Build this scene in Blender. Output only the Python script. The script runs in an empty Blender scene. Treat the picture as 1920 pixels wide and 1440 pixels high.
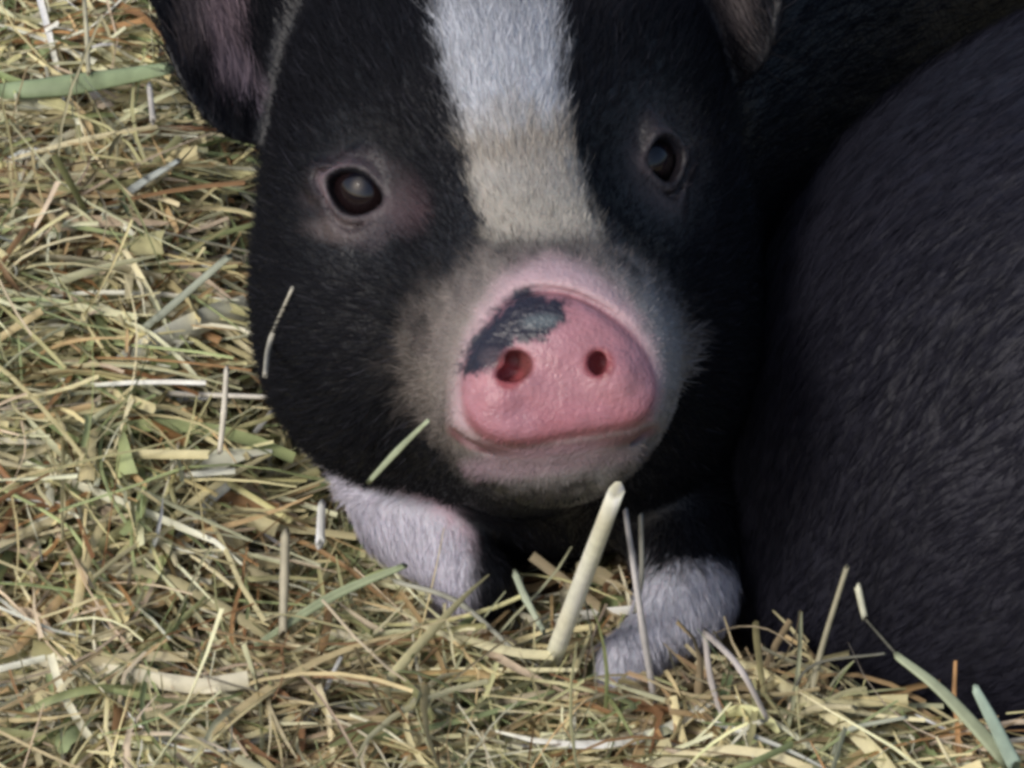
import bpy, math
import numpy as np
from mathutils import Vector, Matrix

# ------------------------------------------------------------------ camera, sky, sun, exposure
PITCH = math.radians(35.0)
CP, SP = math.cos(PITCH), math.sin(PITCH)
DIST = 1.8                                   # metres from lens to the snout plane
AX = np.array([1.0, 0.0, 0.0])
AU = np.array([0.0, SP, CP])                 # image up in the world
AD = np.array([0.0, CP, -SP])                # viewing direction in the world
T0 = np.array([0.0, 0.0, 0.01 * (5.5 * CP + 2.0 * SP)])

scn = bpy.context.scene
cd = bpy.data.cameras.new('camera')
cam = bpy.data.objects.new('camera', cd)
scn.collection.objects.link(cam)
scn.camera = cam
cd.lens = 36.0 * DIST / 0.192
cd.clip_start = 0.05
cd.clip_end = 500.0
cam.location = Vector(T0 - DIST * AD)
cam.rotation_euler = (math.radians(90) - PITCH, 0, 0)

SUN_EL, SUN_AZ = math.radians(40), math.radians(222)     # azimuth clockwise from +Y (north): behind the lens, to its left
w = bpy.data.worlds.new('World'); scn.world = w; w.use_nodes = True
nt = w.node_tree
sky = nt.nodes.new('ShaderNodeTexSky'); sky.sky_type = 'NISHITA'
sky.sun_disc = False; sky.sun_elevation = SUN_EL; sky.sun_rotation = SUN_AZ
sky.air_density = 1.0; sky.dust_density = 3.0; sky.ozone_density = 1.0
bg = nt.nodes['Background']; bg.inputs['Strength'].default_value = 0.08
nt.links.new(sky.outputs['Color'], bg.inputs['Color'])

sd = bpy.data.lights.new('sun', 'SUN'); sd.energy = 1.4; sd.angle = math.radians(12); sd.color = (1.0, 0.96, 0.9)
sun = bpy.data.objects.new('sun', sd); scn.collection.objects.link(sun)
sv = Vector((math.sin(SUN_AZ) * math.cos(SUN_EL), math.cos(SUN_AZ) * math.cos(SUN_EL), math.sin(SUN_EL)))
sun.rotation_euler = sv.to_track_quat('Z', 'Y').to_euler()
sun.location = sv * 3

scn.view_settings.view_transform = 'Standard'
scn.view_settings.look = 'None'
scn.view_settings.exposure = 0.35
scn.view_settings.gamma = 1.0
scn.view_settings.use_curve_mapping = False
scn.cycles.filter_width = 3.5
scn.cycles.max_bounces = 6

# ------------------------------------------------------------------ design frame (cm, aligned with the view) -> world (m)
def W(p):
    p = np.asarray(p, dtype=np.float64)
    return T0 + 0.01 * (p[..., 0:1] * AX + p[..., 1:2] * AU + p[..., 2:3] * AD)
def Wd(v):
    v = np.asarray(v, dtype=np.float64)
    return v[..., 0:1] * AX + v[..., 1:2] * AU + v[..., 2:3] * AD
def Winv(p):
    q = (np.asarray(p) - T0) * 100.0
    return np.stack([q @ AX, q @ AU, q @ AD], -1)
def Q(px, py, c):
    k = (DIST * 100 + c) / (DIST * 100) / 100.0
    return np.array([(px - 960) * k, (720 - py) * k, c])
def imgxy(P):
    k = 100.0 * (DIST * 100) / (DIST * 100 + P[..., 2])
    return 960 + P[..., 0] * k, 720 - P[..., 1] * k
def ground_c(py):                            # depth of the level ground seen at image height py
    y = (720 - py) / 100.0
    return 2 + (y + 5.5) * CP / SP

# ------------------------------------------------------------------ noise
def _h(ix, iy, iz, seed):
    n = (ix * 374761393 + iy * 668265263 + iz * 1274126177 + seed * 974634777) & 0xffffffff
    n = ((n ^ (n >> 13)) * 1103515245) & 0xffffffff
    n = ((n ^ (n >> 16)) * 747796405) & 0xffffffff
    return ((n ^ (n >> 15)) & 0xffff) / 65535.0
def noise(P, scale=1.0, seed=0):
    p = np.asarray(P, dtype=np.float64) * scale + 100.0
    if p.shape[-1] == 2:
        p = np.concatenate([p, np.full(p.shape[:-1] + (1,), 3.3)], -1)
    i = np.floor(p).astype(np.int64); f = p - i; f = f * f * (3 - 2 * f)
    out = 0
    for a in (0, 1):
        for b in (0, 1):
            for c in (0, 1):
                wgt = (f[..., 0] if a else 1 - f[..., 0]) * (f[..., 1] if b else 1 - f[..., 1]) * (f[..., 2] if c else 1 - f[..., 2])
                out = out + wgt * _h(i[..., 0] + a, i[..., 1] + b, i[..., 2] + c, seed)
    return out
def sstep(a, b, x):
    t = np.clip((x - a) / (b - a), 0, 1)
    return t * t * (3 - 2 * t)

# ------------------------------------------------------------------ signed distance shapes
def smin(a, b, k):
    h = np.maximum(k - np.abs(a - b), 0) / k
    return np.minimum(a, b) - h * h * k * 0.25
def smax(a, b, k):
    return -smin(-a, -b, k)
def ell(P, c, r, R=None):
    q = P - np.asarray(c, dtype=P.dtype)
    if R is not None: q = q @ np.asarray(R, dtype=P.dtype)        # columns of R are the local axes
    r = np.asarray(r, dtype=P.dtype)
    k0 = np.sqrt(((q / r) ** 2).sum(-1)) + 1e-9
    k1 = np.sqrt(((q / (r * r)) ** 2).sum(-1)) + 1e-9
    return k0 * (k0 - 1) / k1
def cone(P, a, b, ra, rb):
    a = np.asarray(a, dtype=P.dtype); b = np.asarray(b, dtype=P.dtype)
    ab = b - a
    t = np.clip(((P - a) @ ab) / (ab @ ab), 0, 1)
    q = P - a - t[..., None] * ab
    return np.sqrt((q * q).sum(-1)) - (ra + (rb - ra) * t)
def axes(n, up=(0, 1, 0)):
    n = np.array(n, float); n /= np.linalg.norm(n)
    u = np.array(up, float); u -= n * (u @ n); u /= np.linalg.norm(u)
    r = np.cross(u, n)
    return np.stack([r, u, n], 1)
def poly_sdf(x, y, V):
    V = np.asarray(V, dtype=x.dtype); n = len(V)
    d = np.full(x.shape, 1e9, dtype=x.dtype); inside = np.zeros(x.shape, bool)
    for i in range(n):
        ax, ay = V[i]; bx, by = V[(i + 1) % n]
        ex, ey = bx - ax, by - ay
        wx, wy = x - ax, y - ay
        t = np.clip((wx * ex + wy * ey) / (ex * ex + ey * ey), 0, 1)
        d = np.minimum(d, (wx - t * ex) ** 2 + (wy - t * ey) ** 2)
        cnd = (ay > y) != (by > y)
        if ey != 0:
            inside ^= cnd & (x < ex * (y - ay) / ey + ax)
    d = np.sqrt(d)
    return np.where(inside, -d, d)
def smooth_poly(V, n=2):
    V = np.asarray(V, float)
    for _ in range(n):
        A = V * .75 + np.roll(V, -1, 0) * .25; B = V * .25 + np.roll(V, -1, 0) * .75
        V = np.stack([A, B], 1).reshape(-1, 2)
    return V

def mesh_from_grid(f, xs, ys, zs):
    """surface nets over a rectilinear grid; returns verts and quads"""
    s = f < 0
    nx, ny, nz = f.shape
    cnt = np.zeros((nx - 1, ny - 1, nz - 1), np.int8)
    for a in (0, 1):
        for b in (0, 1):
            for c in (0, 1):
                cnt += s[a:nx - 1 + a, b:ny - 1 + b, c:nz - 1 + c]
    act = (cnt > 0) & (cnt < 8)
    I, J, K = np.nonzero(act)
    vid = np.full(act.shape, -1, np.int64); vid[I, J, K] = np.arange(len(I))
    acc = np.zeros((len(I), 3)); num = np.zeros(len(I))
    cs = [(a, b, c) for a in (0, 1) for b in (0, 1) for c in (0, 1)]
    for p in cs:
        for ax in range(3):
            if p[ax] == 1: continue
            q = list(p); q[ax] = 1
            fa = f[I + p[0], J + p[1], K + p[2]].astype(float); fb = f[I + q[0], J + q[1], K + q[2]].astype(float)
            m = (fa < 0) != (fb < 0)
            t = np.where(m, fa / np.where(m, fa - fb, 1), 0)
            A = np.stack([xs[I + p[0]], ys[J + p[1]], zs[K + p[2]]], -1)
            B = np.stack([xs[I + q[0]], ys[J + q[1]], zs[K + q[2]]], -1)
            acc += (A + (B - A) * t[:, None]) * m[:, None]; num += m
    V = acc / num[:, None]
    F = []
    for ax in range(3):
        sl0 = [slice(None)] * 3; sl1 = [slice(None)] * 3
        sl0[ax] = slice(0, -1); sl1[ax] = slice(1, None)
        ch = s[tuple(sl0)] != s[tuple(sl1)]
        i, j, k = np.nonzero(ch)
        o = [i, j, k]; u, v = (ax + 1) % 3, (ax + 2) % 3
        ok = (o[u] > 0) & (o[v] > 0) & (o[u] < f.shape[u] - 1) & (o[v] < f.shape[v] - 1)
        i, j, k = i[ok], j[ok], k[ok]; o = [i, j, k]
        flip = s[i, j, k]
        def cell(du, dv):
            q = [o[0].copy(), o[1].copy(), o[2].copy()]
            q[u] = q[u] - du; q[v] = q[v] - dv
            return vid[q[0], q[1], q[2]]
        quad = np.stack([cell(1, 1), cell(0, 1), cell(0, 0), cell(1, 0)], -1)
        quad[~flip] = quad[~flip][:, ::-1]
        F.append(quad)
    return V, np.concatenate(F)

def grid_eval(fn, xs, ys, zs):
    f = np.empty((len(xs), len(ys), len(zs)), np.float32)
    Y, Z = np.meshgrid(ys.astype(np.float32), zs.astype(np.float32), indexing='ij')
    step = 8
    for i in range(0, len(xs), step):
        xx = xs[i:i + step].astype(np.float32)
        P = np.empty((len(xx),) + Y.shape + (3,), np.float32)
        P[..., 0] = xx[:, None, None]; P[..., 1] = Y; P[..., 2] = Z
        f[i:i + step] = fn(P.reshape(-1, 3)).reshape(len(xx), *Y.shape)
    return f
def knots(*seg):
    """seg: (from, to, step), ..."""
    out = []
    for a, b, st in seg:
        n = max(1, int(round((b - a) / st)))
        out.append(np.linspace(a, b, n, endpoint=False))
    out.append([seg[-1][1]])
    return np.concatenate(out)
def grad(fn, P, e=0.03):
    g = np.empty_like(P)
    for a in range(3):
        d = np.zeros(3); d[a] = e
        g[:, a] = (fn(P + d) - fn(P - d)) / (2 * e)
    return g / (np.linalg.norm(g, axis=1, keepdims=True) + 1e-9)

# ------------------------------------------------------------------ objects and materials
def make_mesh(name, V, F, mat, parent=None, col=None, smooth=True, tris=None, wet=None):
    """F: (n,4) quads; tris: (m,3) extra triangles"""
    me = bpy.data.meshes.new(name)
    F = np.asarray(F, np.int32).reshape(-1, 4)
    parts = [F.ravel()]; tot = [np.full(len(F), 4, np.int32)]
    if tris is not None and len(tris):
        tris = np.asarray(tris, np.int32); parts.append(tris.ravel()); tot.append(np.full(len(tris), 3, np.int32))
    loops = np.concatenate(parts); tot = np.concatenate(tot)
    me.vertices.add(len(V)); me.vertices.foreach_set('co', np.asarray(V, np.float32).ravel())
    me.loops.add(len(loops)); me.loops.foreach_set('vertex_index', loops.astype(np.int32))
    me.polygons.add(len(tot))
    st = np.concatenate([[0], np.cumsum(tot)[:-1]]).astype(np.int32)
    me.polygons.foreach_set('loop_start', st); me.polygons.foreach_set('loop_total', tot)
    me.polygons.foreach_set('use_smooth', np.full(len(tot), smooth, bool))
    me.update(calc_edges=True)
    if col is not None:
        a = me.color_attributes.new('Col', 'FLOAT_COLOR', 'POINT')
        c4 = np.zeros((len(V), 4), np.float32); c4[:, :3] = col
        c4[:, 3] = 0 if wet is None else wet
        a.data.foreach_set('color', c4.ravel())
    me.materials.append(mat)
    o = bpy.data.objects.new(name, me); scn.collection.objects.link(o)
    if parent is not None: o.parent = parent
    return o
def tag(o, label=None, cat=None, group=None, kind=None):
    for k, v in (('label', label), ('category', cat), ('group', group), ('kind', kind)):
        if v: o[k] = v
def root(name, label, cat, loc=(0, 0, 0)):
    o = bpy.data.objects.new(name, None); scn.collection.objects.link(o)
    o.empty_display_size = 0.02; o.location = loc
    tag(o, label, cat); return o

def mat(name, color=None, rough=0.6, spec=0.3, attr=False, bumps=(), sheen=0.0, sss=0.0, coat=0.0, mott=0.0, sheen_tint=None):
    m = bpy.data.materials.new(name); m.use_nodes = True
    t = m.node_tree; b = t.nodes['Principled BSDF']
    b.inputs['Roughness'].default_value = rough
    b.inputs['Specular IOR Level'].default_value = spec
    b.inputs['Coat Weight'].default_value = coat
    b.inputs['Coat Roughness'].default_value = 0.12
    if sheen:
        b.inputs['Sheen Weight'].default_value = sheen
        b.inputs['Sheen Roughness'].default_value = 0.45
        if sheen_tint: b.inputs['Sheen Tint'].default_value = (*sheen_tint, 1)
    if sss:
        b.inputs['Subsurface Weight'].default_value = sss
        b.inputs['Subsurface Radius'].default_value = (1.0, 0.35, 0.25)
        b.inputs['Subsurface Scale'].default_value = 0.0015
    tc = t.nodes.new('ShaderNodeTexCoord')
    if attr:
        a = t.nodes.new('ShaderNodeAttribute'); a.attribute_name = 'Col'
        src = a.outputs['Color']
        mr0 = t.nodes.new('ShaderNodeMapRange'); mr0.inputs['To Min'].default_value = rough; mr0.inputs['To Max'].default_value = .2
        t.links.new(a.outputs['Alpha'], mr0.inputs['Value']); t.links.new(mr0.outputs[0], b.inputs['Roughness'])
    else:
        r = t.nodes.new('ShaderNodeRGB'); r.outputs[0].default_value = (*color, 1); src = r.outputs[0]
    if mott:
        nz = t.nodes.new('ShaderNodeTexNoise'); nz.inputs['Scale'].default_value = 350; nz.inputs['Detail'].default_value = 5
        t.links.new(tc.outputs['Object'], nz.inputs['Vector'])
        mr = t.nodes.new('ShaderNodeMapRange'); mr.inputs['From Min'].default_value = .3; mr.inputs['From Max'].default_value = .7
        mr.inputs['To Min'].default_value = 1 - mott; mr.inputs['To Max'].default_value = 1 + mott
        t.links.new(nz.outputs['Fac'], mr.inputs['Value'])
        mx = t.nodes.new('ShaderNodeVectorMath'); mx.operation = 'SCALE'
        t.links.new(src, mx.inputs[0]); t.links.new(mr.outputs[0], mx.inputs['Scale']); src = mx.outputs[0]
    t.links.new(src, b.inputs['Base Color'])
    prev = None
    for sc, dist, det, stretch in bumps:
        mp = t.nodes.new('ShaderNodeMapping'); mp.inputs['Scale'].default_value = stretch
        t.links.new(tc.outputs['Object'], mp.inputs['Vector'])
        nz = t.nodes.new('ShaderNodeTexNoise'); nz.inputs['Scale'].default_value = sc; nz.inputs['Detail'].default_value = det
        t.links.new(mp.outputs[0], nz.inputs['Vector'])
        bp = t.nodes.new('ShaderNodeBump'); bp.inputs['Distance'].default_value = dist; bp.inputs['Strength'].default_value = 1.0
        t.links.new(nz.outputs['Fac'], bp.inputs['Height'])
        if prev: t.links.new(prev.outputs[0], bp.inputs['Normal'])
        prev = bp
    if prev: t.links.new(prev.outputs[0], b.inputs['Normal'])
    return m

M_skin = mat('piglet_skin', attr=True, rough=0.5, spec=0.45, sss=0.25, mott=0.10, bumps=((1100, 0.00035, 4, (1, 1, 1)), (180, 0.0005, 3, (1, 1, 1))))
M_fur = mat('piglet_hair', attr=True, rough=0.75, spec=0.12)
M_hog = mat('dark_pig_skin', attr=True, rough=0.6, spec=0.3, mott=0.15, sheen=0.05, sheen_tint=(.6, .6, .8), bumps=((260, 0.0015, 4, (1, 1, .35)), (60, 0.002, 3, (1, 1, 1))))
M_bristle = mat('dark_pig_bristle', attr=True, rough=0.7, spec=0.12)
M_eye = mat('wet_eye', attr=True, rough=0.03, spec=.7, coat=0.0)
M_hoof = mat('hoof_horn', color=(.05, .042, .04), rough=0.5, mott=0.3)
M_hay = mat('dry_hay', attr=True, rough=0.55, spec=0.3, mott=0.12)
M_soil = mat('brown_soil', color=(.11, .07, .04), rough=0.95, mott=0.4, bumps=((120, 0.004, 6, (1, 1, 1)),))

# ------------------------------------------------------------------ piglet shape
DISC = smooth_poly([(868, 765), (862, 715), (880, 655), (915, 600), (958, 552), (1010, 542), (1068, 548), (1128, 576), (1188, 622), (1226, 685), (1236, 742), (1208, 790), (1140, 806), (1050, 818), (960, 836), (895, 812)])
RIM = smooth_poly([(838, 775), (846, 705), (868, 630), (902, 560), (950, 500), (1018, 476), (1085, 486), (1150, 524), (1206, 588), (1242, 665), (1248, 745), (1222, 800), (1140, 822), (1010, 838), (905, 838), (850, 815)])
NC = Q(1050, 690, -6.4)                       # middle of the snout disc
kN = (180 - 6.4) / 180 / 100
DISC_c = np.stack([(DISC[:, 0] - 960) * kN, (720 - DISC[:, 1]) * kN], 1)
RIM_c = np.stack([(RIM[:, 0] - 960) * kN, (720 - RIM[:, 1]) * kN], 1)
NOS_L = Q(966, 686, -6.5); NOS_R = Q(1122, 682, -6.4)
def nose_w(P):
    x, y, c = P[..., 0] - NC[0], P[..., 1] - NC[1], P[..., 2] - NC[2]
    return c - 0.28 * y - 0.05 * x
def extr(d2, w_, w0, w1, r):
    qx = d2 + r; qy = np.abs(w_ - (w0 + w1) / 2) - (w1 - w0) / 2 + r
    return np.sqrt(np.maximum(qx, 0) ** 2 + np.maximum(qy, 0) ** 2) + np.minimum(np.maximum(qx, qy), 0) - r
EAR_L = axes((0.25, 0.1, -1), (-0.45, 1, 0.05))
EAR_R = axes((-0.75, 0.05, -1), (0.12, 1, 0.2))
def head_base(P):
    d = ell(P, (-0.15, 4.6, 2.0), (4.25, 4.9, 5.0))                       # cranium
    d = smin(d, ell(P, (-2.3, 1.4, 1.3), (2.55, 3.3, 3.6)), 1.6)          # jowls
    d = smin(d, ell(P, (2.25, 1.1, 1.7), (2.35, 3.2, 3.6)), 1.6)
    d = smin(d, cone(P, (0.2, 2.9, -0.6), (0.80, 0.35, -4.4), 2.9, 2.28), 1.5)   # muzzle
    d = smin(d, cone(P, (0.1, -0.4, 0.5), (0.70, -0.62, -4.1), 2.1, 1.55), 0.9)  # lower jaw
    d = smin(d, cone(P, (-0.6, 5.2, -1.8), (0.35, 2.6, -3.4), 1.5, 1.3), 1.2)    # brow and nose bridge
    return d
def torso(P):
    d = cone(P, (0.3, 3.0, 6.0), (4.6, 8.6, 14.5), 4.5, 5.8)
    d = smin(d, ell(P, (0.6, 0.2, 4.6), (3.9, 3.6, 3.6)), 1.5)            # chest
    d = smin(d, ell(P, (7.2, 8.8, 18.5), (5.0, 5.4, 5.0)), 2.0)           # rump
    return d
def legs(P):
    d = cone(P, Q(735, 880, 3.9), Q(770, 970, 3.3), 1.15, .92)
    d = smin(d, cone(P, Q(770, 960, 3.3), Q(890, 1095, 2.3), .92, .66), .5)
    d = smin(d, cone(P, Q(890, 1095, 2.3), Q(872, 1142, 2.9), .66, .45), .4)
    e = cone(P, Q(1270, 960, 3.4), Q(1295, 1100, 1.8), 1.3, .85)
    e = smin(e, ell(P, Q(1285, 1130, 1.5), (.88, .85, .9)), .4)
    e = smin(e, cone(P, Q(1265, 1155, 1.3), Q(1175, 1240, 0.7), .68, .50), .4)
    e = smin(e, cone(P, Q(1175, 1240, 0.7), Q(1160, 1350, 0.1), .50, .50), .3)
    d = np.minimum(d, e)
    for sx, fx in ((3.0, 2.6), (10.5, 10.8)):                              # hind legs, folded under the rump
        d = np.minimum(d, smin(ell(P, (sx, 5.2, 16.5), (1.9, 3.2, 3.2)), cone(P, (sx, 3.6, 18.0), (fx, 2.9, 14.2), 1.0, .7), .6))
    d = smin(d, cone(P, (8.8, 10.6, 22.6), (9.6, 9.4, 24.2), .4, .18), .4) # tail
    return d
def ear(P, C, A, wdt, ln):
    q = (P - C) @ A
    q2 = q.copy(); 
    q2[..., 2] = q[..., 2] - 0.22 * q[..., 0] ** 2 + 0.05 * q[..., 1]      # cupped sheet, hollow side to +n
    taper = 1 + 0.16 * np.clip(q[..., 1], -ln, ln) / ln * 2
    q2[..., 0] = q[..., 0] * taper
    return ell(q2, (0, 0, 0), (wdt, ln, 0.3)) * 0.75
EL_C = np.array([-5.25, 7.3, 2.0]); ER_C = np.array([4.2, 8.35, 2.4])
def ears(P):
    return np.minimum(ear(P, EL_C, EAR_L, 1.75, 2.9), ear(P, ER_C, EAR_R, 1.5, 2.7))
EYES = []                                      # centre, axes, half width, half height, ball radius
def find_c(fn, px, py, c0=-8.0, c1=6.0):
    cs = np.linspace(c0, c1, 561)
    P = np.stack([Q(px, py, c) for c in cs])
    v = fn(P); i = int(np.argmax(v < 0)) if (v < 0).any() else 280
    return cs[i]
def init_eyes():
    for px, py, hw, hh, tl, rr in ((666, 358, .56, .43, -20, .60), (1246, 296, .36, .45, 14, .54)):
        c = find_c(head_base, px, py)
        p = Q(px, py, c); n = grad(head_base, p[None])[0]
        n = n + np.array([0, 0, -0.9]); n /= np.linalg.norm(n)
        t = math.radians(tl)
        A = axes(n, (-math.sin(t), math.cos(t), 0))
        EYES.append((p, A, hw, hh, rr))
init_eyes()
def almond(x, y, hw, hh):
    u = np.clip((x / hw) ** 2, 0, 1.6)
    up = np.where(y > 0, .82, 1.0)
    return np.sqrt((x / (hw * 1.06)) ** 2 + (y / (hh * up * (1 - .30 * u))) ** 2) + 1e-6
def piglet(P):
    d = head_base(P)
    for p, A, hw, hh, rr in EYES:
        loc = ((P - p.astype(P.dtype)) @ A.astype(P.dtype))
        x, y, z = loc[..., 0], loc[..., 1], loc[..., 2]
        rad = almond(x, y, hw, hh)
        # slight hollow round the eye, then the lids as a raised ring with the opening cut out
        d = smax(d, -(ell(loc, (0.25, -.1, 1.25), (1.7, 1.35, 1.1))), .8)
        ring = np.sqrt(((rad - 1.2) * (hw + hh) / 2) ** 2 + (z + .0 + .25 * x * x - .12 * y) ** 2) - (0.13 + .05 * np.clip(y / hh, -1, 1))
        ring2 = np.sqrt(((rad - 1.9) * (hw + hh) / 2) ** 2 + (z + .20 + .2 * x * x - .1 * y) ** 2) - 0.15
        d = smin(d, ring2, .35)
        ring3 = np.sqrt(((rad - 1.58) * (hw + hh) / 2) ** 2 + (z + .08 + .2 * x * x) ** 2) - (.045 + .03 * np.sin(3 * np.arctan2(y, x) + 1.0))
        d = smin(d, ring, .22)
        d = smax(d, -ring3, .10)
        d = smax(d, -np.maximum((rad - .98) * hh * .8, np.abs(z) - .62), .07)
    d = smin(d, torso(P), 1.6)
    d = smin(d, legs(P), .5)
    # ears with a short stalk each
    e = ears(P)
    d = smin(d, e, .45)
    # snout
    m = (np.abs(P[..., 0] - NC[0]) < 3.2) & (np.abs(P[..., 1] - NC[1]) < 3.2) & (P[..., 2] < -2.0)
    if m.any():
        p = P[m]; dm = d[m]
        w_ = nose_w(p)
        d_r = poly_sdf(p[:, 0], p[:, 1], RIM_c)
        d_d = poly_sdf(p[:, 0], p[:, 1], DISC_c)
        dm = smin(dm, extr(d_r + .08, w_, .34, 2.2, .5), .6)
        disc = extr(d_d - .02, w_ + .14 * np.clip(-d_d, 0, .9), 0.04, 1.3, .46)
        gd = .36 + .25 * sstep(-.8, -1.2, p[:, 1] - NC[1]) - .32 * sstep(-.2, .9, p[:, 1] - NC[1])
        dm = smax(dm, -(extr(np.abs(d_d) - .05, w_ - gd, -1.2, 0, .02)), .22)   # shallow fold round the disc
        dm = smin(dm, disc, .22)
        for nc, s in ((NOS_L, -1), (NOS_R, 1)):
            dm = smin(dm, ell(p, nc + np.array([s * .16, -.2, .16]), (.56, .50, .44)), .25)
        for bx, by, sx_, sy_ in ((938, 752, .30, .20), (1158, 716, .20, .30), (1000, 725, .25, .22)):
            bc_ = Q(bx, by, -6.4); bc_[2] = NC[2] + .28 * (bc_[1] - NC[1]) + .05 * (bc_[0] - NC[0]) + .02
            dm = smin(dm, ell(p, bc_, (sx_, sy_, .17)), .22)
        dm = smax(dm, -ell(p, NOS_L + np.array([.06, .06, .0]), (.25, .20, .42), axes((.25, -.1, -1), (.55, 1, 0))), .14)
        dm = smax(dm, -ell(p, NOS_L + np.array([-.10, -.16, .0]), (.24, .13, .34)), .2)
        dm = smax(dm, -ell(p, NOS_R + np.array([.02, 0, .0]), (.17, .22, .38), axes((-.25, -.1, -1), (-.2, 1, 0))), .14)
        # lower lip and mouth slit
        dm = smin(dm, cone(p, Q(905, 868, -5.0), Q(1160, 842, -5.0), .36, .34), .4)
        dm = smax(dm, -cone(p, Q(848, 822, -5.6), Q(1000, 850, -5.7), .12, .14), .12)
        dm = smax(dm, -cone(p, Q(1000, 850, -5.7), Q(1225, 812, -5.5), .14, .11), .12)
        d = d.copy(); d[m] = dm
    return d

xs = knots((-8.5, -4.6, .1), (-4.6, 4.0, .055), (4.0, 7.0, .12), (7.0, 14, .3))
ys = knots((-7.2, -2.4, .09), (-2.4, 5.0, .055), (5.0, 11.0, .13), (11, 18, .3))
zs = knots((-7.6, -4.6, .055), (-4.6, 4.5, .09), (4.5, 8, .16), (8, 26, .35))
fg = grid_eval(piglet, xs, ys, zs)
PV, PF = mesh_from_grid(fg, xs, ys, zs)
del fg

def piglet_colour(P, fur=False):
    """coat and skin markings, plus painted sheen, lit lid arcs and crease shade"""
    n = len(P); px, py = imgxy(P)
    col = np.tile(np.array([.0075, .008, .0115]), (n, 1))
    n1 = noise(P, 1.3, 1); n2 = noise(P, 5, 2); n3 = noise(P * np.array([1, .25, 1]), 16, 3)
    def blend(m, c):
        nonlocal col
        m = np.clip(m, 0, 1)[:, None]; col = col * (1 - m) + np.asarray(c) * m
    head = P[:, 2] < 4.5
    wob = (n2 - .5) * 26 + (n3 - .5) * 30
    # blaze
    L = np.interp(py, [-600, 0, 60, 150, 250, 330, 430, 500], [800, 812, 822, 842, 866, 884, 908, 915])
    R = np.interp(py, [-600, 0, 60, 150, 250, 330, 430, 500], [1040, 1048, 1048, 1048, 1070, 1094, 1126, 1138])
    inb = sstep(-16, 18, px - L + wob) * sstep(-16, 18, R - px + wob) * sstep(478, 425, py) * head * (1 - .5 * sstep(60, -60, py)) * sstep(-700, -400, py)
    dirt = sstep(170, 275, py + 60 * (n2 - .5) + 50 * (n1 - .5)) * (.30 + .45 * sstep(360, 280, py + 60 * (n1 - .5)) + .35 * sstep(.35, .7, n3) * n1)
    low = sstep(160, 420, py)[:, None]
    bl = (np.array([.49, .51, .56]) * (1 - low) + np.array([.42, .40, .36]) * low) * (1 - dirt[:, None]) + np.array([.34, .30, .25]) * dirt[:, None]
    bl = bl * (0.88 + .24 * n3)[:, None]
    m = inb[:, None]; col = col * (1 - m) + bl * m
    # muzzle: white hair over pinkish skin
    near = P[:, 2] < -1.6 + 0.2 * P[:, 1]
    ex = np.where(px < 1040, (px - 1040) / 300.0, (px - 1040) / 285.0); ey = np.where(py < 690, (py - 690) / 250.0, (py - 690) / 235.0)
    rr = np.sqrt(ex ** 2 + ey ** 2) + (n2 - .5) * .16 + (n3 - .5) * .10
    mz = sstep(1.10, .62, rr) * near
    blend(mz, np.array([.25, .215, .205]))
    blend(mz * sstep(.2, .8, n1) * .4, np.array([.38, .34, .30]))
    blend(mz * near * sstep(850, 890, py) * sstep(330, 140, np.abs(px - 1030)) * .6, np.array([.36, .345, .36]))
    blend(near * sstep(.30, .0, np.abs(rr - .72)) * sstep(1130, 1240, px) * .7, np.array([.38, .37, .38]))
    # eye surrounds
    for k, (cx, cy, sx, sy) in enumerate(((680, 372, 118, 104), (1255, 300, 92, 130))):
        e = np.sqrt(((px - cx) / sx) ** 2 + ((py - cy) / sy) ** 2) + (n2 - .5) * .25
        f = (.72, .22)[k] * sstep(1.05, .62, e) * head
        blend(f * (.35 + .8 * n1), np.array([.085, .066, .076]))
    for p_, A_, hw_, hh_, rr_ in EYES:
        q = (P - p_) @ A_
        ra = almond(q[:, 0], q[:, 1], hw_, hh_)
        an = np.arctan2(q[:, 1], q[:, 0])
        lid = sstep(.42, .1, np.abs(ra - 1.36)) * (np.abs(q[:, 2]) < 1.3) * (.25 + .75 * np.clip(np.cos(an - .3) * .8 + .35 * np.cos(2 * an), 0, 1)) * (.5 + n1)
        blend(lid * (.75 if hw_ > .5 else .12), np.array([.18, .135, .155]))  # uneven light on the lids painted in as paler arcs
        rim = sstep(1.16, 1.02, ra) * (np.abs(q[:, 2]) < 1.3)
        blend(rim * .95, np.array([.012, .01, .014]))
        lash = sstep(.26, .1, np.abs(ra - 1.05)) * sstep(.0, .4, q[:, 1] / hh_) * (np.abs(q[:, 2]) < 1.3)
        blend(lash, np.array([.008, .008, .014]))
    e = np.sqrt(((px - 770) / 45) ** 2 + ((py - 390) / 60) ** 2)
    blend(.5 * sstep(1.3, .3, e) * head * (.4 + n1), np.array([.13, .085, .10]))
    e = np.sqrt(((px - 630) / 60) ** 2 + ((py - 430) / 28) ** 2)
    blend(.5 * sstep(1.2, .4, e) * head, np.array([.16, .13, .13]))
    # ears: bare inner side
    for C, A, wdt, ln, st in ((EL_C, EAR_L, 1.75, 2.9, .0), (ER_C, EAR_R, 1.5, 2.7, .3)):
        q = (P - C) @ A
        r = np.sqrt((q[:, 0] / (wdt * .9)) ** 2 + (q[:, 1] / (ln * .95)) ** 2)
        s = sstep(-.1, .08, q[:, 2] - 0.22 * q[:, 0] ** 2 + .05 * q[:, 1]) * sstep(1.0, .75, r) * st
        blend(s * (.25 + .75 * sstep(.3, .7, n1)) * .25, np.array([.17, .145, .175]))
    inear = (P[:, 2] < 4.5)
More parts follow.
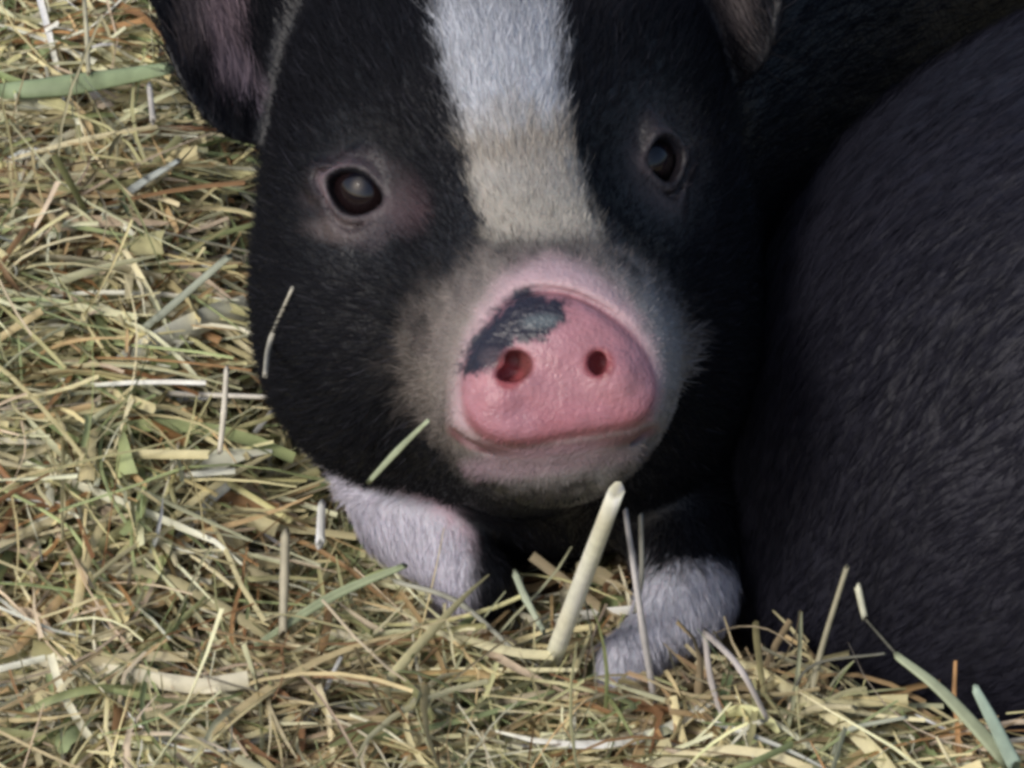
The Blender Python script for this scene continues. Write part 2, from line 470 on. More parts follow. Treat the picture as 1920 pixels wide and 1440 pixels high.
    for cx, cy, sx, sy, a_, cc in ((425, 60, 66, 95, .9, (.22, .165, .19)), (448, 165, 58, 50, .9, (.21, .165, .20)), (470, 203, 26, 20, .8, (.26, .21, .26)), (370, 60, 45, 100, .6, (.12, .10, .105)), (1395, 40, 46, 80, .8, (.13, .11, .11))):
        e = np.sqrt(((px - cx) / sx) ** 2 + ((py - cy) / sy) ** 2) + (n2 - .5) * .5
        blend(a_ * sstep(1.1, .4, e) * inear, np.array(cc))
    # legs: white socks with pink skin
    lw = sstep(862, 915, py + (px - 700) * -.25 + wob) * (px < 960) * (P[:, 2] > .9) * (P[:, 2] < 4.6) * (P[:, 1] < -1.2) * sstep(905, 860, px - .9 * (py - 1000) * (py < 1000))
    blend(lw, np.array([.55, .53, .62]))
    pk = lw * sstep(-30, 50, px - (690 + (py - 900) * 1.05) - 60 + wob)
    blend(pk * .85, np.array([.56, .36, .43]))
    rw = sstep(1030, 1085, py + wob * 1.5) * (px > 1060) * (px < 1500) * (P[:, 2] < 4)
    blend(rw, np.array([.50, .50, .57]))
    # pink snout
    w_ = nose_w(P)
    inn = (P[:, 2] < -3.2)
    m_r = sstep(.16, -.30, poly_sdf(P[:, 0], P[:, 1], RIM_c) + (n2 - .5) * .12) * inn * (w_ < 1.9)
    blend(m_r, np.array([.53, .38, .42]))
    dd = poly_sdf(P[:, 0], P[:, 1], DISC_c)
    m_d = sstep(.04, -.06, dd) * inn * (w_ < 1.0)
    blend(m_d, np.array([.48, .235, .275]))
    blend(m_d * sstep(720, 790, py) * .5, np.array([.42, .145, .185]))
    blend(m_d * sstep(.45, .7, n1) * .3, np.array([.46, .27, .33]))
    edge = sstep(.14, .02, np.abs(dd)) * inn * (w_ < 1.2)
    blend(edge * (.22 + .62 * sstep(745, 800, py)), np.array([.30, .11, .13]))  # shade in the fold round the disc put into the colour, stronger below
    # black marking on the upper left of the disc
    SP1 = smooth_poly([(858, 702), (872, 650), (905, 610), (945, 560), (985, 538), (1010, 556), (1072, 562), (1062, 592), (1042, 624), (1000, 640), (968, 640), (955, 662), (930, 690), (895, 700)])
    ds = poly_sdf(px, py, SP1)
    m_s = sstep(11, -11, ds + (n2 - .5) * 14 + (noise(P, 14, 61) - .5) * 22) * inn * (w_ < 1.4)
    blend(m_s, np.array([.028, .028, .045]))
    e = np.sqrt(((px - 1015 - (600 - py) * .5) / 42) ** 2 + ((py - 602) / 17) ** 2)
    blend(m_s * sstep(1.2, .4, e) * .75, np.array([.14, .17, .19]))  # bluish sheen on the marking, painted into its colour
    e = np.sqrt(((px - 925) / 30) ** 2 + ((py - 670) / 22) ** 2)
    blend(sstep(1.2, .5, e) * inn * .55, np.array([.14, .11, .12]))
    ly = np.interp(px, [835, 880, 940, 1000, 1100, 1180, 1240], [800, 832, 846, 849, 836, 822, 800])
    blend(sstep(16, 5, np.abs(py - ly)) * sstep(828, 850, px) * sstep(1245, 1215, px) * inn * .8, np.array([.20, .085, .10]))  # dark lip skin and crease shade painted along the mouth slit
    # nostril linings
    for nc, sz, c in ((NOS_L, .34, (.22, .06, .055)), (NOS_R, .32, (.27, .065, .075)), (NOS_L + np.array([-.12, -.18, 0]), .28, (.36, .09, .10))):
        r = np.sqrt(((P[:, :2] - nc[:2]) ** 2).sum(1))
        blend(sstep(sz * 1.15, sz * .7, r) * inn * .9, np.array(c))
    # lower lip
    e = np.sqrt(((px - 1020) / 185) ** 2 + ((py - 864 + (px - 1020) * .1) / 32) ** 2)
    blend(sstep(1.2, .5, e) * (P[:, 2] < -3) * .65 * (1 - m_d) * (1 - m_r), np.array([.36, .25, .30]))
    return col

# ------------------------------------------------------------------ helpers to grow hair
def tri_sample(V, F, n, rng, weight=None):
    T = np.concatenate([F[:, [0, 1, 2]], F[:, [0, 2, 3]]])
    A, B, C = V[T[:, 0]], V[T[:, 1]], V[T[:, 2]]
    ar = np.linalg.norm(np.cross(B - A, C - A), axis=1)
    if weight is not None: ar = ar * weight((A + B + C) / 3)
    idx = rng.choice(len(T), n, p=ar / ar.sum())
    u = rng.random(n); v = rng.random(n); s = u + v > 1; u[s] = 1 - u[s]; v[s] = 1 - v[s]
    return A[idx] + (B[idx] - A[idx]) * u[:, None] + (C[idx] - A[idx]) * v[:, None]
def hair_ribbons(P, N, flow, length, width, lift, rng, messy=.25, droop=.0):
    """design-frame ribbons; returns verts, quads, tris, strand index per vertex"""
    n = len(P)
    t = flow - N * (flow * N).sum(1, keepdims=True)
    t /= np.linalg.norm(t, axis=1, keepdims=True) + 1e-6
    t = t + rng.normal(0, messy, (n, 3)); t -= N * (t * N).sum(1, keepdims=True)
    t /= np.linalg.norm(t, axis=1, keepdims=True) + 1e-6
    lift = np.asarray(lift).reshape(-1, 1) * rng.uniform(.4, 1.6, (n, 1))
    d0 = t + N * lift * 1.5; d0 /= np.linalg.norm(d0, axis=1, keepdims=True)
    d1 = t + N * lift * .5; d1 /= np.linalg.norm(d1, axis=1, keepdims=True)
    L = length[:, None]
    p0 = P - N * .02; p1 = p0 + d0 * L * .5; p2 = p1 + d1 * L * .5
    wd = np.cross(t, N); wd = wd + N * rng.normal(0, .4, (n, 1)); wd /= np.linalg.norm(wd, axis=1, keepdims=True)
    hw = width[:, None] / 2
    V = np.stack([p0 - wd * hw, p0 + wd * hw, p1 - wd * hw * .8, p1 + wd * hw * .8, p2], 1).reshape(-1, 3)
    b = np.arange(n)[:, None] * 5
    quads = b + np.array([[0, 1, 3, 2]]); tris = b + np.array([[2, 3, 4]])
    return V, quads, tris, np.repeat(np.arange(n), 5)

rng = np.random.default_rng(7)
# ------------------------------------------------------------------ piglet
pig = root('piglet', 'young black piglet with a white blaze and pink snout looking out of the hay', 'piglet', W(np.array([0.6, -5.0, 2.6])))
pig.location.z = 0.0
def place(V, parent):
    return W(V) - np.array(parent.location)
wetm = sstep(.05, -.15, poly_sdf(PV[:, 0], PV[:, 1], DISC_c)) * (PV[:, 2] < -3.2) * (nose_w(PV) < 1.2) * (.6 + .4 * noise(PV, 4, 8))
make_mesh('body', place(PV, pig), PF, M_skin, pig, col=piglet_colour(PV), wet=wetm)

def eye_ball(k, p, A, hw, hh, rr, parent):
    C = p - A[:, 2] * (rr + .02) + A[:, 0] * .08 + A[:, 1] * .10
    nu, nv = 40, 24
    V = []; col = []
    look = A[:, 2] * .9 + np.array([0.05, .02, -.35]); look /= np.linalg.norm(look)
    ax = axes(look)
    for j in range(nv + 1):
        th = math.pi * j / nv
        for i in range(nu):
            ph = 2 * math.pi * i / nu
            v = np.array([math.sin(th) * math.cos(ph), math.sin(th) * math.sin(ph), math.cos(th)])
            r = rr
            V.append(C + (ax @ v) * r)
            col.append((.004, .004, .009) if th < .5 else ((.012, .007, .008) if th < 1.05 else (.05, .035, .04)))
    F = [(j * nu + i, (j + 1) * nu + i, (j + 1) * nu + (i + 1) % nu, j * nu + (i + 1) % nu) for j in range(nv) for i in range(nu)]
    return make_mesh('eye', place(np.array(V), parent), F, M_eye, parent, col=np.array(col))
for k, e in enumerate(EYES):
    eye_ball(k, *e, pig)

# hooves: two toes each
def toe_mesh(a, b, ra, rb, nm, parent, m, spread):
    fn = lambda P: smin(cone(P, a - spread, b - spread * 1.3, ra, rb), cone(P, a + spread, b + spread * 1.3, ra, rb), .1)
    lo = np.minimum(a, b) - 1.3; hi = np.maximum(a, b) + 1.3
    g = [np.arange(lo[i], hi[i], .09) for i in range(3)]
    V, F = mesh_from_grid(grid_eval(fn, *g), *g)
    return make_mesh(nm, place(V, parent), F, m, parent)
toe_mesh(Q(866, 1158, 2.6), Q(856, 1186, 1.9), .40, .3, 'hoof', pig, M_hoof, np.array([.3, 0, 0]))
toe_mesh(Q(1155, 1372, -.05), Q(1150, 1402, -.7), .42, .3, 'hoof', pig, M_hoof, np.array([.3, 0, 0]))

def in_nose(P):
    return (poly_sdf(P[:, 0], P[:, 1], RIM_c) < -.08 - .12 * noise(P, 6, 4)) & (P[:, 2] < -3.2) & (nose_w(P) < 1.6)
def near_eye(P):
    m = np.zeros(len(P), bool)
    for p, A, hw, hh, rr in EYES:
        q = (P - p) @ A
        m |= (np.sqrt((q[:, 0] / (hw * 1.22)) ** 2 + (q[:, 1] / (hh * 1.28)) ** 2) < 1) & (np.abs(q[:, 2]) < 1.2)
    return m
def crease(P):
    px, py = imgxy(P)
    ly = np.interp(px, [835, 880, 940, 1000, 1100, 1180, 1240], [800, 832, 846, 849, 836, 822, 800])
    return (np.abs(py - ly) < 13) & (px > 830) & (px < 1245) & (P[:, 2] < -3.2)
def fw(C):
    w_ = np.where(C[:, 2] < 3.5, 1.0, .35)
    w_ = np.where(C[:, 2] > 9, .12, w_)
    return w_
NH = 150000
HP = tri_sample(PV, PF, NH, rng, fw)
HP = HP[~(in_nose(HP) | near_eye(HP) | crease(HP))]
HN = grad(piglet, HP, .06)
src = np.array([.85, .4, -6.6])
flow = HP - src
flow = flow / np.linalg.norm(flow, axis=1, keepdims=True)
bodym = HP[:, 2] > 4.5
flow[bodym] = np.array([.35, .35, .8])
legm = (HP[:, 1] < -2.2) & (HP[:, 2] > -.5)
flow[legm] = np.array([.1, -1, -.1])
dn = np.linalg.norm(HP - src, axis=1)
ln = np.interp(dn, [1.5, 3.5, 6, 9], [.16, .30, .5, .75]) * rng.uniform(.6, 1.35, len(HP))
ln[legm] *= .5
chin = (HP[:, 1] < -1.0) & (HP[:, 2] < 0)
ln[chin] *= .75
hc = piglet_colour(HP, True) * rng.uniform(.7, 1.3, (len(HP), 1))
pale = hc.mean(1) > .08
hc[pale] = np.clip(hc[pale] * 1.05, 0, .8)
# scattered pale hairs on the edge of the muzzle and the odd grey hair in the black
odd = (rng.random(len(HP)) < .03) & ~pale
hc[odd] = np.array([.035, .035, .045])
for p_, A_, hw_, hh_, rr_ in EYES:
    ln *= .35 + .65 * sstep(.9, 2.2, np.linalg.norm(HP - p_, axis=1))
ln[(hc.mean(1) > .3) & ~legm] *= .75
lift = np.where(chin, .18, .16) + np.where(pale & (dn < 5), .04, 0)
hv, hq, ht, hi = hair_ribbons(HP, HN, flow, ln, rng.uniform(.012, .022, len(HP)), lift, rng, .22)
make_mesh('fur', place(hv, pig), hq, M_fur, pig, col=hc[hi], tris=ht)

# ------------------------------------------------------------------ the bigger dark pig lying at the right
def hog(P):
    P = P - np.array([-0.35, 0, 3.7], dtype=P.dtype)
    d = ell(P, (14.5, -1.2, 0.8), (10.2, 9.1, 8.4))                       # haunch
    d = smin(d, ell(P, (9.4, -4.6, 0.6), (4.8, 3.6, 3.8)), 1.5)
    d = smin(d, ell(P, (25, 1.6, 6.0), (14, 8.6, 10.0), axes((.25, .35, -.9), (0, 1, .4))), 4)
    d = smin(d, ell(P, (36, 3.5, 9.0), (9, 8.0, 8.5)), 4)                # shoulders
    d = smin(d, ell(P, (46.0, 3.2, 9.5), (6.0, 5.4, 5.6)), 3)            # head
    d = smin(d, cone(P, (49, 1.2, 8.5), (54.5, -1.0, 6.5), 3.4, 2.0), 1.5)
    d = smin(d, cone(P, (54.5, -1.0, 6.5), (55.6, -1.4, 6.1), 2.2, 2.1), .3)
    d = smin(d, ell(P, (44.5, 8.6, 7.6), (2.2, 3.4, .6), axes((.3, .2, -1), (.2, 1, 0))), .6)
    d = smin(d, ell(P, (45.5, 9.6, 12.6), (2.2, 3.4, .6), axes((.3, .2, -1), (.2, 1, 0))), .6)
    for a, b, c_ in (((36, -2.5, 3.5), (39, -5.2, .5), (45, -6.3, -.5)), ((36, -1.5, 12), (40, -3, 8.5), (46, -3.8, 5.5)), ((21, -4.5, -2.5), (26, -6.5, -4.0), (30, -7.0, -4.6))):
        d = smin(d, cone(P, a, b, 2.9, 1.8), 1.2); d = smin(d, cone(P, b, c_, 1.8, 1.3), .6)
    # it lies flat in the hay: nothing reaches far below the ground
    H = (P[..., 1] + 5.5) * CP - (P[..., 2] + 3.7 - 2) * SP
    return smax(d, -(H + .6), .8)
hx = knots((3.5, 11, .22), (11, 58.5, .5)); hy = knots((-12, 15, .3)); hz = knots((-5, 25.5, .35))
HV, HF = mesh_from_grid(grid_eval(hog, hx, hy, hz), hx, hy, hz)
hogr = root('dark_pig', 'larger charcoal black pig lying beside the piglet, its bare bristly flank filling the right side', 'pig', W(np.array([20., 0, 6.])))
hogr.location.z = 0
hcol = np.tile(np.array([.0125, .0124, .021]), (len(HV), 1)) * (.75 + .5 * noise(HV, .6, 9) + .3 * (noise(HV, 3, 5) - .5))[:, None]
make_mesh('body', place(HV, hogr), HF, M_hog, hogr, col=hcol)
BP = tri_sample(HV, HF, 46000, rng, lambda C: np.where(C[:, 0] < 13, 1.0, .10) * (C[:, 2] < 13))
BN = grad(hog, BP, .2)
fl = np.tile(np.array([.75, .60, -.3]), (len(BP), 1)) + (noise(BP, .5, 3)[:, None] - .5) * np.array([.3, -.5, .2])
bc = np.array([.0125, .0124, .0205]) * rng.uniform(.75, 1.3, (len(BP), 1)); 
odd = rng.random(len(BP)) < .02; bc[odd] = (.03, .03, .042)
hv, hq, ht, hi = hair_ribbons(BP, BN, fl, rng.uniform(.35, 1.0, len(BP)), rng.uniform(.012, .026, len(BP)), np.full(len(BP), .14), rng, .16)
make_mesh('bristles', place(hv, hogr), hq, M_bristle, hogr, col=bc[hi], tris=ht)
def hog_eye():
    C = np.array([49.85, 4.6, 8.6]); A = axes((.3, .2, -1))
    eye_ball(0, C + A[:, 2] * .2, A, .5, .4, .6, hogr)
hog_eye()

# ------------------------------------------------------------------ ground and hay
def hay_h(X, Y):
    """height of the hay bed in metres at world x, y (metres)"""
    x, y = X * 100, Y * 100
    P = np.stack([x, y], -1)
    h = 1.1 * (noise(P, .22, 21) - .5) + .9 * (noise(P, .5, 22) - .5) + .35
    h = h + 2.6 * sstep(-3.6, -7.5, x) * sstep(-4, 3, y)            # the bed banks up at the left of the piglet
    h = h + 0.7 * sstep(-1.5, -5.0, y)
    h = h + 1.35 * np.exp(-((x + 1.3) ** 2 / 2.2 + (y + 2.6) ** 2 / 1.4)) + .9 * np.exp(-((x - .6) ** 2 / 1.6 + (y - 1.2) ** 2 / 2.5)) + .7 * np.exp(-((x - 1.9) ** 2 / 2.5 + (y + 4.8) ** 2 / 1.2))
    h = h + 0.1 * sstep(3.6, 6.0, x) * sstep(-10, -6, y) * sstep(-.4, -2.4, y)
    h = h - 0.5 * np.exp(-((x - 1.5) ** 2 / 14 + (y - 1) ** 2 / 16))
    return h * .01
def sheet(name, size, n, dz, m, kind):
    g = np.sign(np.linspace(-1, 1, n)) * np.abs(np.linspace(-1, 1, n)) ** 2.2 * size
    X, Y = np.meshgrid(g, g, indexing='ij')
    near = np.exp(-(X ** 2 + Y ** 2) / .35 ** 2)
    Z = hay_h(X, Y) * near + dz
    V = np.stack([X, Y, Z], -1).reshape(-1, 3)
    i = np.arange(n * n).reshape(n, n)
    F = np.stack([i[:-1, :-1], i[1:, :-1], i[1:, 1:], i[:-1, 1:]], -1).reshape(-1, 4)
    o = make_mesh(name, V, F, m); tag(o, kind=kind); return o
g = sheet('ground', 4.0, 260, -.009, M_soil, 'structure')

HAYC = np.array([(.68, .60, .37), (.58, .53, .34), (.76, .70, .50), (.52, .50, .29), (.36, .42, .22), (.52, .53, .38),
                 (.56, .41, .24), (.34, .20, .10), (.64, .53, .43), (.24, .13, .07), (.30, .38, .20), (.84, .81, .68)])
HAYW = np.array([17, 15, 17, 13, 9, 12, 8, 6, 8, 5, 6, 11.]); HAYW /= HAYW.sum()
def blades(base, az, tilt, ln, wd, col, rng, curl=.5, seg=6, twist=None):
    """strands as bent V-shaped blades, world metres. base = middle of the strand"""
    n = len(base)
    d = np.stack([np.cos(az) * np.cos(tilt), np.sin(az) * np.cos(tilt), np.sin(tilt)], -1)
    up = np.tile([0, 0, 1.], (n, 1)); side = np.cross(d, up); side /= np.linalg.norm(side, axis=1, keepdims=True) + 1e-9
    nrm = np.cross(side, d)
    a1 = rng.normal(0, curl, n); a2 = rng.normal(0, curl * .6, n); kink = rng.uniform(-.5, .5, n); ka = rng.normal(0, curl * .8, n)
    t = np.linspace(-.5, .5, seg + 1)
    C = []
    for tt in t:
        off = side * ((a1 * tt * tt) + ka * np.abs(tt - kink) * .5)[:, None] + nrm * ((a2 * (tt * tt - .1)) - np.abs(tt) ** 2 * .15)[:, None]
        C.append(base + (d * tt + off) * ln[:, None])
    C = np.stack(C, 1)                                              # n, seg+1, 3
    T = np.gradient(C, axis=1); T /= np.linalg.norm(T, axis=2, keepdims=True)
    tw = rng.uniform(0, 2 * np.pi, n) if twist is None else twist
    roll = tw[:, None] + rng.normal(0, 1.0, n)[:, None] * t[None]
    S = np.cross(T, np.broadcast_to(up[:, None], T.shape)); S /= np.linalg.norm(S, axis=2, keepdims=True) + 1e-9
    Nn = np.cross(S, T)
    s2 = S * np.cos(roll)[..., None] + Nn * np.sin(roll)[..., None]
    n2 = np.cross(s2, T)
    prof = (np.array([1 - .75 * (max(0, (x + .1) / .6)) ** 2 for x in t]))[None, :, None] * wd[:, None, None] / 2
    prof = np.maximum(prof, .00012)
    V = np.stack([C - s2 * prof, C + n2 * prof * .55, C + s2 * prof], 2).reshape(-1, 3)
    b = (np.arange(n) * (seg + 1) * 3)[:, None, None, None]
    k = (np.arange(seg) * 3)[None, :, None, None]
    q = np.array([[0, 1, 4, 3], [1, 2, 5, 4]])[None, None]
    F = (b + k + q).reshape(-1, 4)
    cc = np.repeat(col, (seg + 1) * 3, 0).reshape(n, seg + 1, 3, 3)
    var = 1 + .30 * (noise(C.reshape(-1, 3) * 100, 1.1, 5).reshape(n, seg + 1) - .5)
    cc = cc * var[:, :, None, None]
    return V, F, cc.reshape(-1, 3), C
def clear_of_animals(C, tolp, tolh):
    n, s, _ = C.shape
    D = Winv(C.reshape(-1, 3))
    dp = piglet(D).reshape(n, s).min(1); dh = hog(D).reshape(n, s).min(1)
    return (dp > tolp) & (dh > tolh)

hV, hF, hC = [], [], []; off = 0
def scatter(n, x0, x1, y0, y1, lnr, wr, zr, tiltsd, curl, seg, wpow=1.6, check=True, keep=None):
    global off
    X = rng.uniform(x0, x1, n); Y = rng.uniform(y0, y1, n)
    if keep is not None:
        k = keep(X, Y); X, Y = X[k], Y[k]; n = len(X)
    Z = hay_h(X, Y) + rng.uniform(zr[0], zr[1], n)
    P2 = np.stack([X, Y], -1) * 100
    az = noise(P2, .28, 31) * 2 * np.pi * 1.2 + rng.normal(0, .8, n)
    # mostly lying across the view, as combed by feet
    az = np.where(rng.random(n) < .45, rng.uniform(0, 2 * np.pi, n), az)
    tilt = rng.normal(0, tiltsd, n)
    ln = rng.uniform(lnr[0], lnr[1], n)
    wd = wr[0] + (wr[1] - wr[0]) * rng.random(n) ** (wpow * 2)
    idx = rng.choice(len(HAYC), n, p=HAYW)
    # greener and browner patches
    g_ = noise(P2, .35, 41); b_ = noise(P2, .3, 42)
    col = HAYC[idx] * np.array([1.12, 1.10, .99]) * rng.uniform(.7, 1.25, (n, 1))
    gm = (np.clip((g_ - .5) * 2.0, 0, .55))[:, None]; col = col * (1 - gm) + np.array([.36, .42, .24]) * gm
    bm = (np.clip((b_ - .55) * 2.4, 0, .6))[:, None]; col = col * (1 - bm) + np.array([.28, .17, .10]) * bm
    V, F, C_, cen = blades(np.stack([X, Y, Z], -1), az, tilt, ln, wd, col, rng, curl, seg)
    if check:
        ok = clear_of_animals(cen, .12, .12)
        vm = np.repeat(ok, (seg + 1) * 3)
        newid = np.cumsum(vm) - 1
        fm = np.repeat(ok, seg * 2)
        V, C_, F = V[vm], C_[vm], newid[F[fm]]
    hV.append(V); hF.append(F + off); hC.append(C_); off += len(V)
B = (-.15, .17, -.11, .32)
scatter(9000, *B, (.015, .045), (.0010, .0030), (-.008, -.002), .12, .35, 5)          # matted under-layer
scatter(11000, *B, (.012, .05), (.0006, .0024), (-.004, .003), .18, .40, 6, 1.5)
scatter(4200, *B, (.02, .06), (.0006, .0022), (.000, .006), .28, .45, 7)
scatter(300, *B, (.025, .06), (.0030, .0055), (-.002, .003), .10, .35, 7)
scatter(500, *B, (.02, .05), (.0005, .0013), (.004, .012), .65, .35, 6)
# short broken bits and leaf scraps
scatter(600, *B, (.006, .018), (.003, .006), (-.002, .005), .25, .5, 5)
scatter(5000, *B, (.004, .014), (.0006, .0016), (-.002, .006), .3, .2, 3)
out = lambda X, Y: ~((X > B[0]) & (X < B[1]) & (Y > B[2]) & (Y < B[3])) & (rng.random(len(X)) < np.exp(-(X ** 2 + (Y - .1) ** 2) / .45 ** 2))
scatter(36000, -.9, .95, -.8, 1.0, (.03, .10), (.001, .004), (-.008, .006), .18, .4, 4, keep=out)
V = np.concatenate(hV); F = np.concatenate(hF); C_ = np.concatenate(hC)
hay = make_mesh('hay', V, F, M_hay, col=np.clip(C_, 0, .85))
tag(hay, 'thick matted bed of dry beige and green hay round the animals', 'hay', kind='stuff')

# ------------------------------------------------------------------ single straws that stand out
def straw(name, pts, wid, col, label, cat='straw', flat=False, rest=None):
    """pts: (px, py, depth) along the stalk; wid in cm"""
    if rest is not None:                       # the stem lies against an animal's side
        pts = [(x, y, find_c(rest, x, y, -14, 8) - (.38 if rest is piglet else .16)) for x, y, c in pts]
    K = np.array([Q(*p) for p in pts]); n = 14 if len(K) > 2 else 8
    tt = np.linspace(0, len(K) - 1, n)
    i = np.clip(np.floor(tt).astype(int), 0, len(K) - 2); f = (tt - i)[:, None]
    Pm = np.vstack([2 * K[0] - K[1], K, 2 * K[-1] - K[-2]])
    a, b, c_, d = Pm[i], Pm[i + 1], Pm[i + 2], Pm[i + 3]
    S = .5 * (2 * b + (c_ - a) * f + (2 * a - 5 * b + 4 * c_ - d) * f ** 2 + (3 * b - a - 3 * c_ + d) * f ** 3)
    w_ = np.interp(np.linspace(0, 1, n), np.linspace(0, 1, len(np.atleast_1d(wid))), np.atleast_1d(wid)) / 2
    T = np.gradient(S, axis=0); T /= np.linalg.norm(T, axis=1, keepdims=True)
    m = 10; V = []; C2 = []
    for j in range(n):
        A = axes(T[j], (0.13, .21, -1))
        for q in range(m):
            ph = 2 * math.pi * q / m
            k_ = w_[j] * (1 + (.14 if (not flat and n > 8 and j == n // 2) else 0)); cut = T[j] * w_[j] * (.7 * math.cos(ph + 1) + .35 * math.sin(3 * ph)) * (j in (0, n - 1))
            V.append(S[j] + cut + A[:, 0] * math.cos(ph) * k_ + A[:, 1] * math.sin(ph) * k_ * (.3 if flat else 1.0))
    F = [(j * m + q, j * m + (q + 1) % m, (j + 1) * m + (q + 1) % m, (j + 1) * m + q) for j in range(n - 1) for q in range(m)]
    tr = []
    for e, s in ((0, -1), (n - 1, 1)):
        V.append(S[e] - T[e] * w_[e] * .9 * s); k = len(V) - 1
        for q in range(m):
            t3 = (e * m + q, e * m + (q + 1) % m, k)
            tr.append(t3 if s > 0 else t3[::-1])
    V = np.array(V)
    rib = np.ones(len(V)); rib[:n * m] = np.tile(rng.uniform(.78, 1.12, m), n); rib[n * m:] = .35  # ribs vary in tone; shade inside the hollow ends is painted dark
    col_ = np.asarray(col) * ((0.74 + .5 * noise(V, 1.7, 77)) * rib)[:, None]
    wp = W(V); base = wp[:m].mean(0)
    o = make_mesh(name, wp - base, F, M_hay, col=np.clip(col_, 0, .9), tris=tr)
    o.location = base
    tag(o, label, cat)
    return o
def g0(px, py, dc=0.0): return (px, py, ground_c(py) + dc)
S = 'straw'; GB = 'grass_blade'
straw('straw', [(1032, 1248, .6), (1155, 922, -5.2)], [.36, .35, .31], (.98, .95, .74), 'thick pale stalk leaning up to the right under the chin, broadest straw in view')
straw('straw', [(1172, 955, -3.0), (1192, 1090, -2.6), (1215, 1240, -1.8), (1236, 1362, -.8)], [.10, .13, .14], (.60, .57, .56), 'long thin pale stalk bending down in front of the furry white foreleg at the right')
straw('straw', [(1201, 965, -1.2), (1203, 1080, -1.0), (1190, 1150, -.8)], [.10, .10, .07], (.36, .35, .30), 'faint grey stem standing just right of the long thin pale stalk')
straw('straw', [(1322, 1185, -2.0), (1332, 1270, -2.0), (1362, 1370, -1.6)], [.12, .12, .1], (.58, .53, .50), 'left prong of the forked pale stem below the white knee')
straw('straw', [(1322, 1185, -2.1), (1385, 1250, -3.4), (1440, 1350, -2.8)], [.12, .12, .1], (.62, .57, .55), 'right prong of the forked pale stem below the white knee, reaching over the black flank')
straw('straw', [(1510, 1425, -1.4), (1530, 1260, -1.6), (1588, 1062, -1.9)], [.14, .12, .10], (.46, .43, .30), 'tall thin tan stem leaning right across the charcoal flank', )
straw('straw', [(1608, 1098, -8.2), (1622, 1160, -8.0)], [.15, .13], (.62, .62, .48), 'short pale chip of straw caught on the charcoal flank beside the tall tan stem', rest=hog)
straw('straw', [(1622, 1160, -8.0), (1680, 1226, -7.9)], [.05, .06], (.16, .16, .13), 'dark hair thin stem running down the flank from the pale chip of straw', rest=hog)
straw(GB, [(1680, 1228, -3.0), (1770, 1300, -3.4), (1890, 1430, -3.4)], [.14, .22, .30], (.40, .45, .30), 'wide green blade sloping down to the bottom right corner', 'grass blade', flat=True)
straw(GB, [(1828, 1290, -3.8), (1860, 1350, -3.8), (1905, 1440, -3.6)], [.16, .24, .3], (.46, .58, .46), 'bright mint green blade tip poking up near the bottom right corner', 'grass blade', flat=True)
straw('straw', [(1490, 1350, -1.8), (1530, 1328, -2.2), (1602, 1326, -2.6)], [.12, .15, .11], (.52, .47, .30), 'short yellow straw lying level at the foot of the tall tan stem')
straw('straw', [(1270, 1425, -2.0), (1350, 1385, -2.2), (1430, 1352, -2.6)], [.13, .15, .10], (.66, .64, .50), 'pale straw lying slantwise below the forked stem at the bottom')
straw('straw', [(1560, 1420, -2.2), (1590, 1370, -2.6), (1700, 1345, -3.2)], [.09, .11, .07], (.42, .45, .36), 'grey green stem arching low in front of the charcoal flank')
straw('straw', [(1470, 1345, -1.4), (1520, 1250, -1.9), (1660, 1225, -2.8)], [.06, .06, .05], (.17, .17, .14), 'dim thin stem curving up behind the tall tan stem')
straw(GB, [(690, 905, -2.0), (745, 845, -3.5), (803, 788, -5.2)], [.09, .13, .07], (.48, .55, .38), 'narrow green blade rising from the white left foreleg to the corner of the mouth', 'grass blade', flat=True)
straw('straw', [(497, 705, -1.0), (507, 640, -1.8), (548, 540, -3.0)], [.10, .11, .06], (.52, .50, .42), 'thin pale stem curving up against the black left cheek', rest=piglet)
straw('straw', [(45, 722, 6.5), (260, 735, 5.6), (540, 746, 3.0)], [.10, .12, .09], (.68, .64, .56), 'long whitish straw lying level from the left edge to the piglet cheek')
straw('straw', [(425, 690, 1.2), (420, 770, 1.0), (412, 850, 1.2)], [.10, .12, .1], (.66, .62, .52), 'upright whitish straw crossing the long level one left of the cheek')
straw(GB, [(0, 172, 12.5), (140, 158, 12.0), (318, 128, 10.5)], [.34, .46, .26], (.30, .38, .22), 'broad green blade lying across the hay at the upper left edge', 'grass blade', flat=True)
straw(GB, [(190, 680, 6.2), (290, 600, 6.2), (430, 480, 6.2)], [.12, .16, .14], (.44, .48, .38), 'grey green blade slanting up to the right in the middle of the left hay', 'grass blade', flat=True)
straw('straw', [(158, 0, 14), (163, 70, 12.8), (166, 138, 11.6)], [.09, .1, .09], (.62, .58, .40), 'upright thin yellow straw at the top left above the broad green blade')
straw('straw', [(280, 160, 10.5), (287, 228, 9.6)], [.12, .12], (.70, .66, .60), 'short upright chalky straw under the right end of the broad green blade')
straw('straw', [(535, 1000, 1.0), (533, 1080, .6), (530, 1190, .4)], [.18, .18, .16], (.48, .44, .32), 'stout tan upright stalk in the hay left of the white left foreleg')
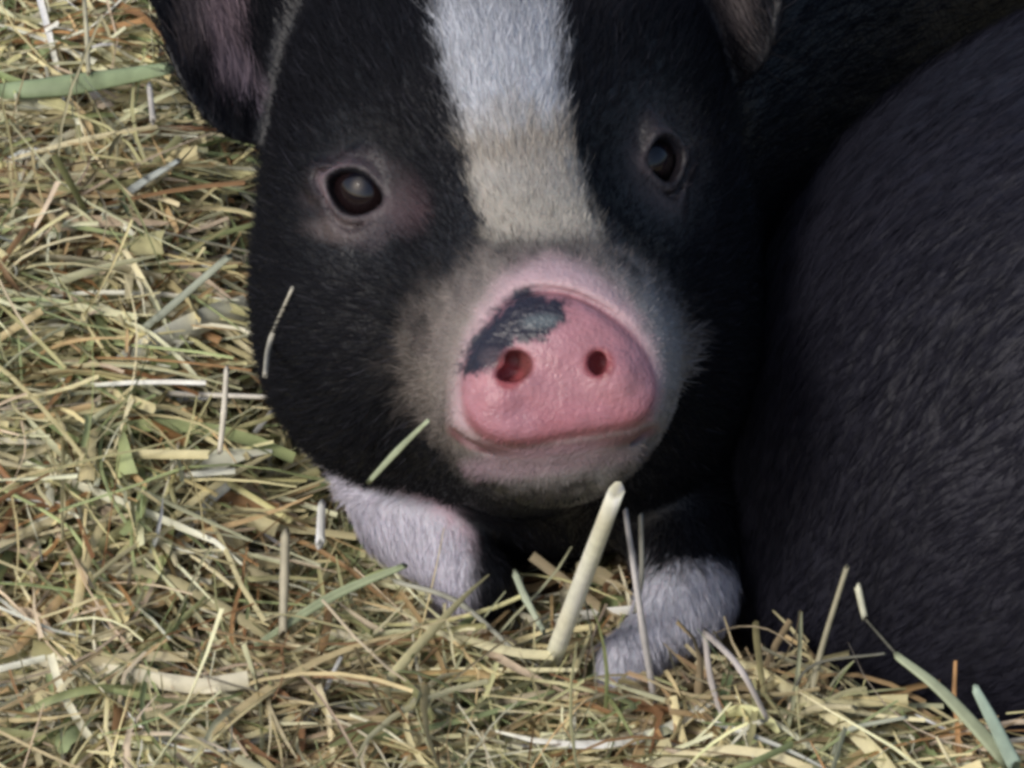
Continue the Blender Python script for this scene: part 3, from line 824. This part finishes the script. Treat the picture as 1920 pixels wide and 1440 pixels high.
straw('straw', [(603, 945, 2.0), (600, 1020, 1.2)], [.16, .18], (.84, .84, .78), 'short bright white straw chip beside the white left foreleg')
straw('straw', [(0, 1340, -1.0), (200, 1388, -1.5), (400, 1410, -1.6)], [.11, .13, .1], (.64, .60, .50), 'long cream straw lying along the bottom left edge')
straw('straw', [(395, 1435, -2.2), (500, 1380, -1.8), (580, 1345, -1.2), (640, 1230, -.6)], [.12, .14, .12, .08], (.70, .70, .66), 'white bent straw at the bottom kinked up to the right')
straw('straw', [(330, 1345, -.8), (600, 1322, -.6), (860, 1335, -.6), (985, 1335, -.4)], [.12, .16, .15, .1], (.52, .54, .44), 'long level greyish straw near the bottom centre')
straw(GB, [(270, 1090, 2.2), (285, 1200, 1.2), (300, 1290, .4)], [.12, .18, .14], (.38, .47, .33), 'upright green blade in the lower left hay', 'grass blade', flat=True)
straw(GB, [(480, 1210, .4), (620, 1120, .8), (760, 1060, 1.0)], [.1, .2, .12], (.38, .44, .27), 'green blade slanting up to the left foreleg', 'grass blade', flat=True)
straw('straw', [(0, 315, 11.2), (50, 290, 11.0), (78, 290, 10.8)], [.22, .28, .24], (.74, .76, .70), 'stubby bright white straw at the left edge below the broad green blade')
straw('straw', [(740, 1090, .9), (860, 1130, .6), (985, 1240, .2)], [.09, .11, .09], (.40, .40, .33), 'arched grey green stem in front of the left hoof')
straw('straw', [(966, 1075, 1.2), (985, 1120, .9), (1020, 1185, .5)], [.14, .15, .1], (.50, .56, .42), 'small pale green stub left of the thick pale stalk')
straw(GB, [(130, 500, 9.6), (225, 375, 9.6), (335, 300, 9.4)], [.16, .20, .10], (.42, .46, .44), 'blue grey blade curving up to the right in the upper left hay', 'grass blade', flat=True)
straw(GB, [(150, 750, 6.3), (138, 650, 6.6), (150, 555, 6.9)], [.16, .18, .10], (.34, .44, .26), 'upright green blade above the left end of the long level straw', 'grass blade', flat=True)
straw(GB, [(55, 600, 8.4), (110, 520, 8.8), (165, 465, 9.2)], [.22, .26, .12], (.30, .42, .26), 'broad dull green blade beside the foot of the blue grey blade', 'grass blade', flat=True)
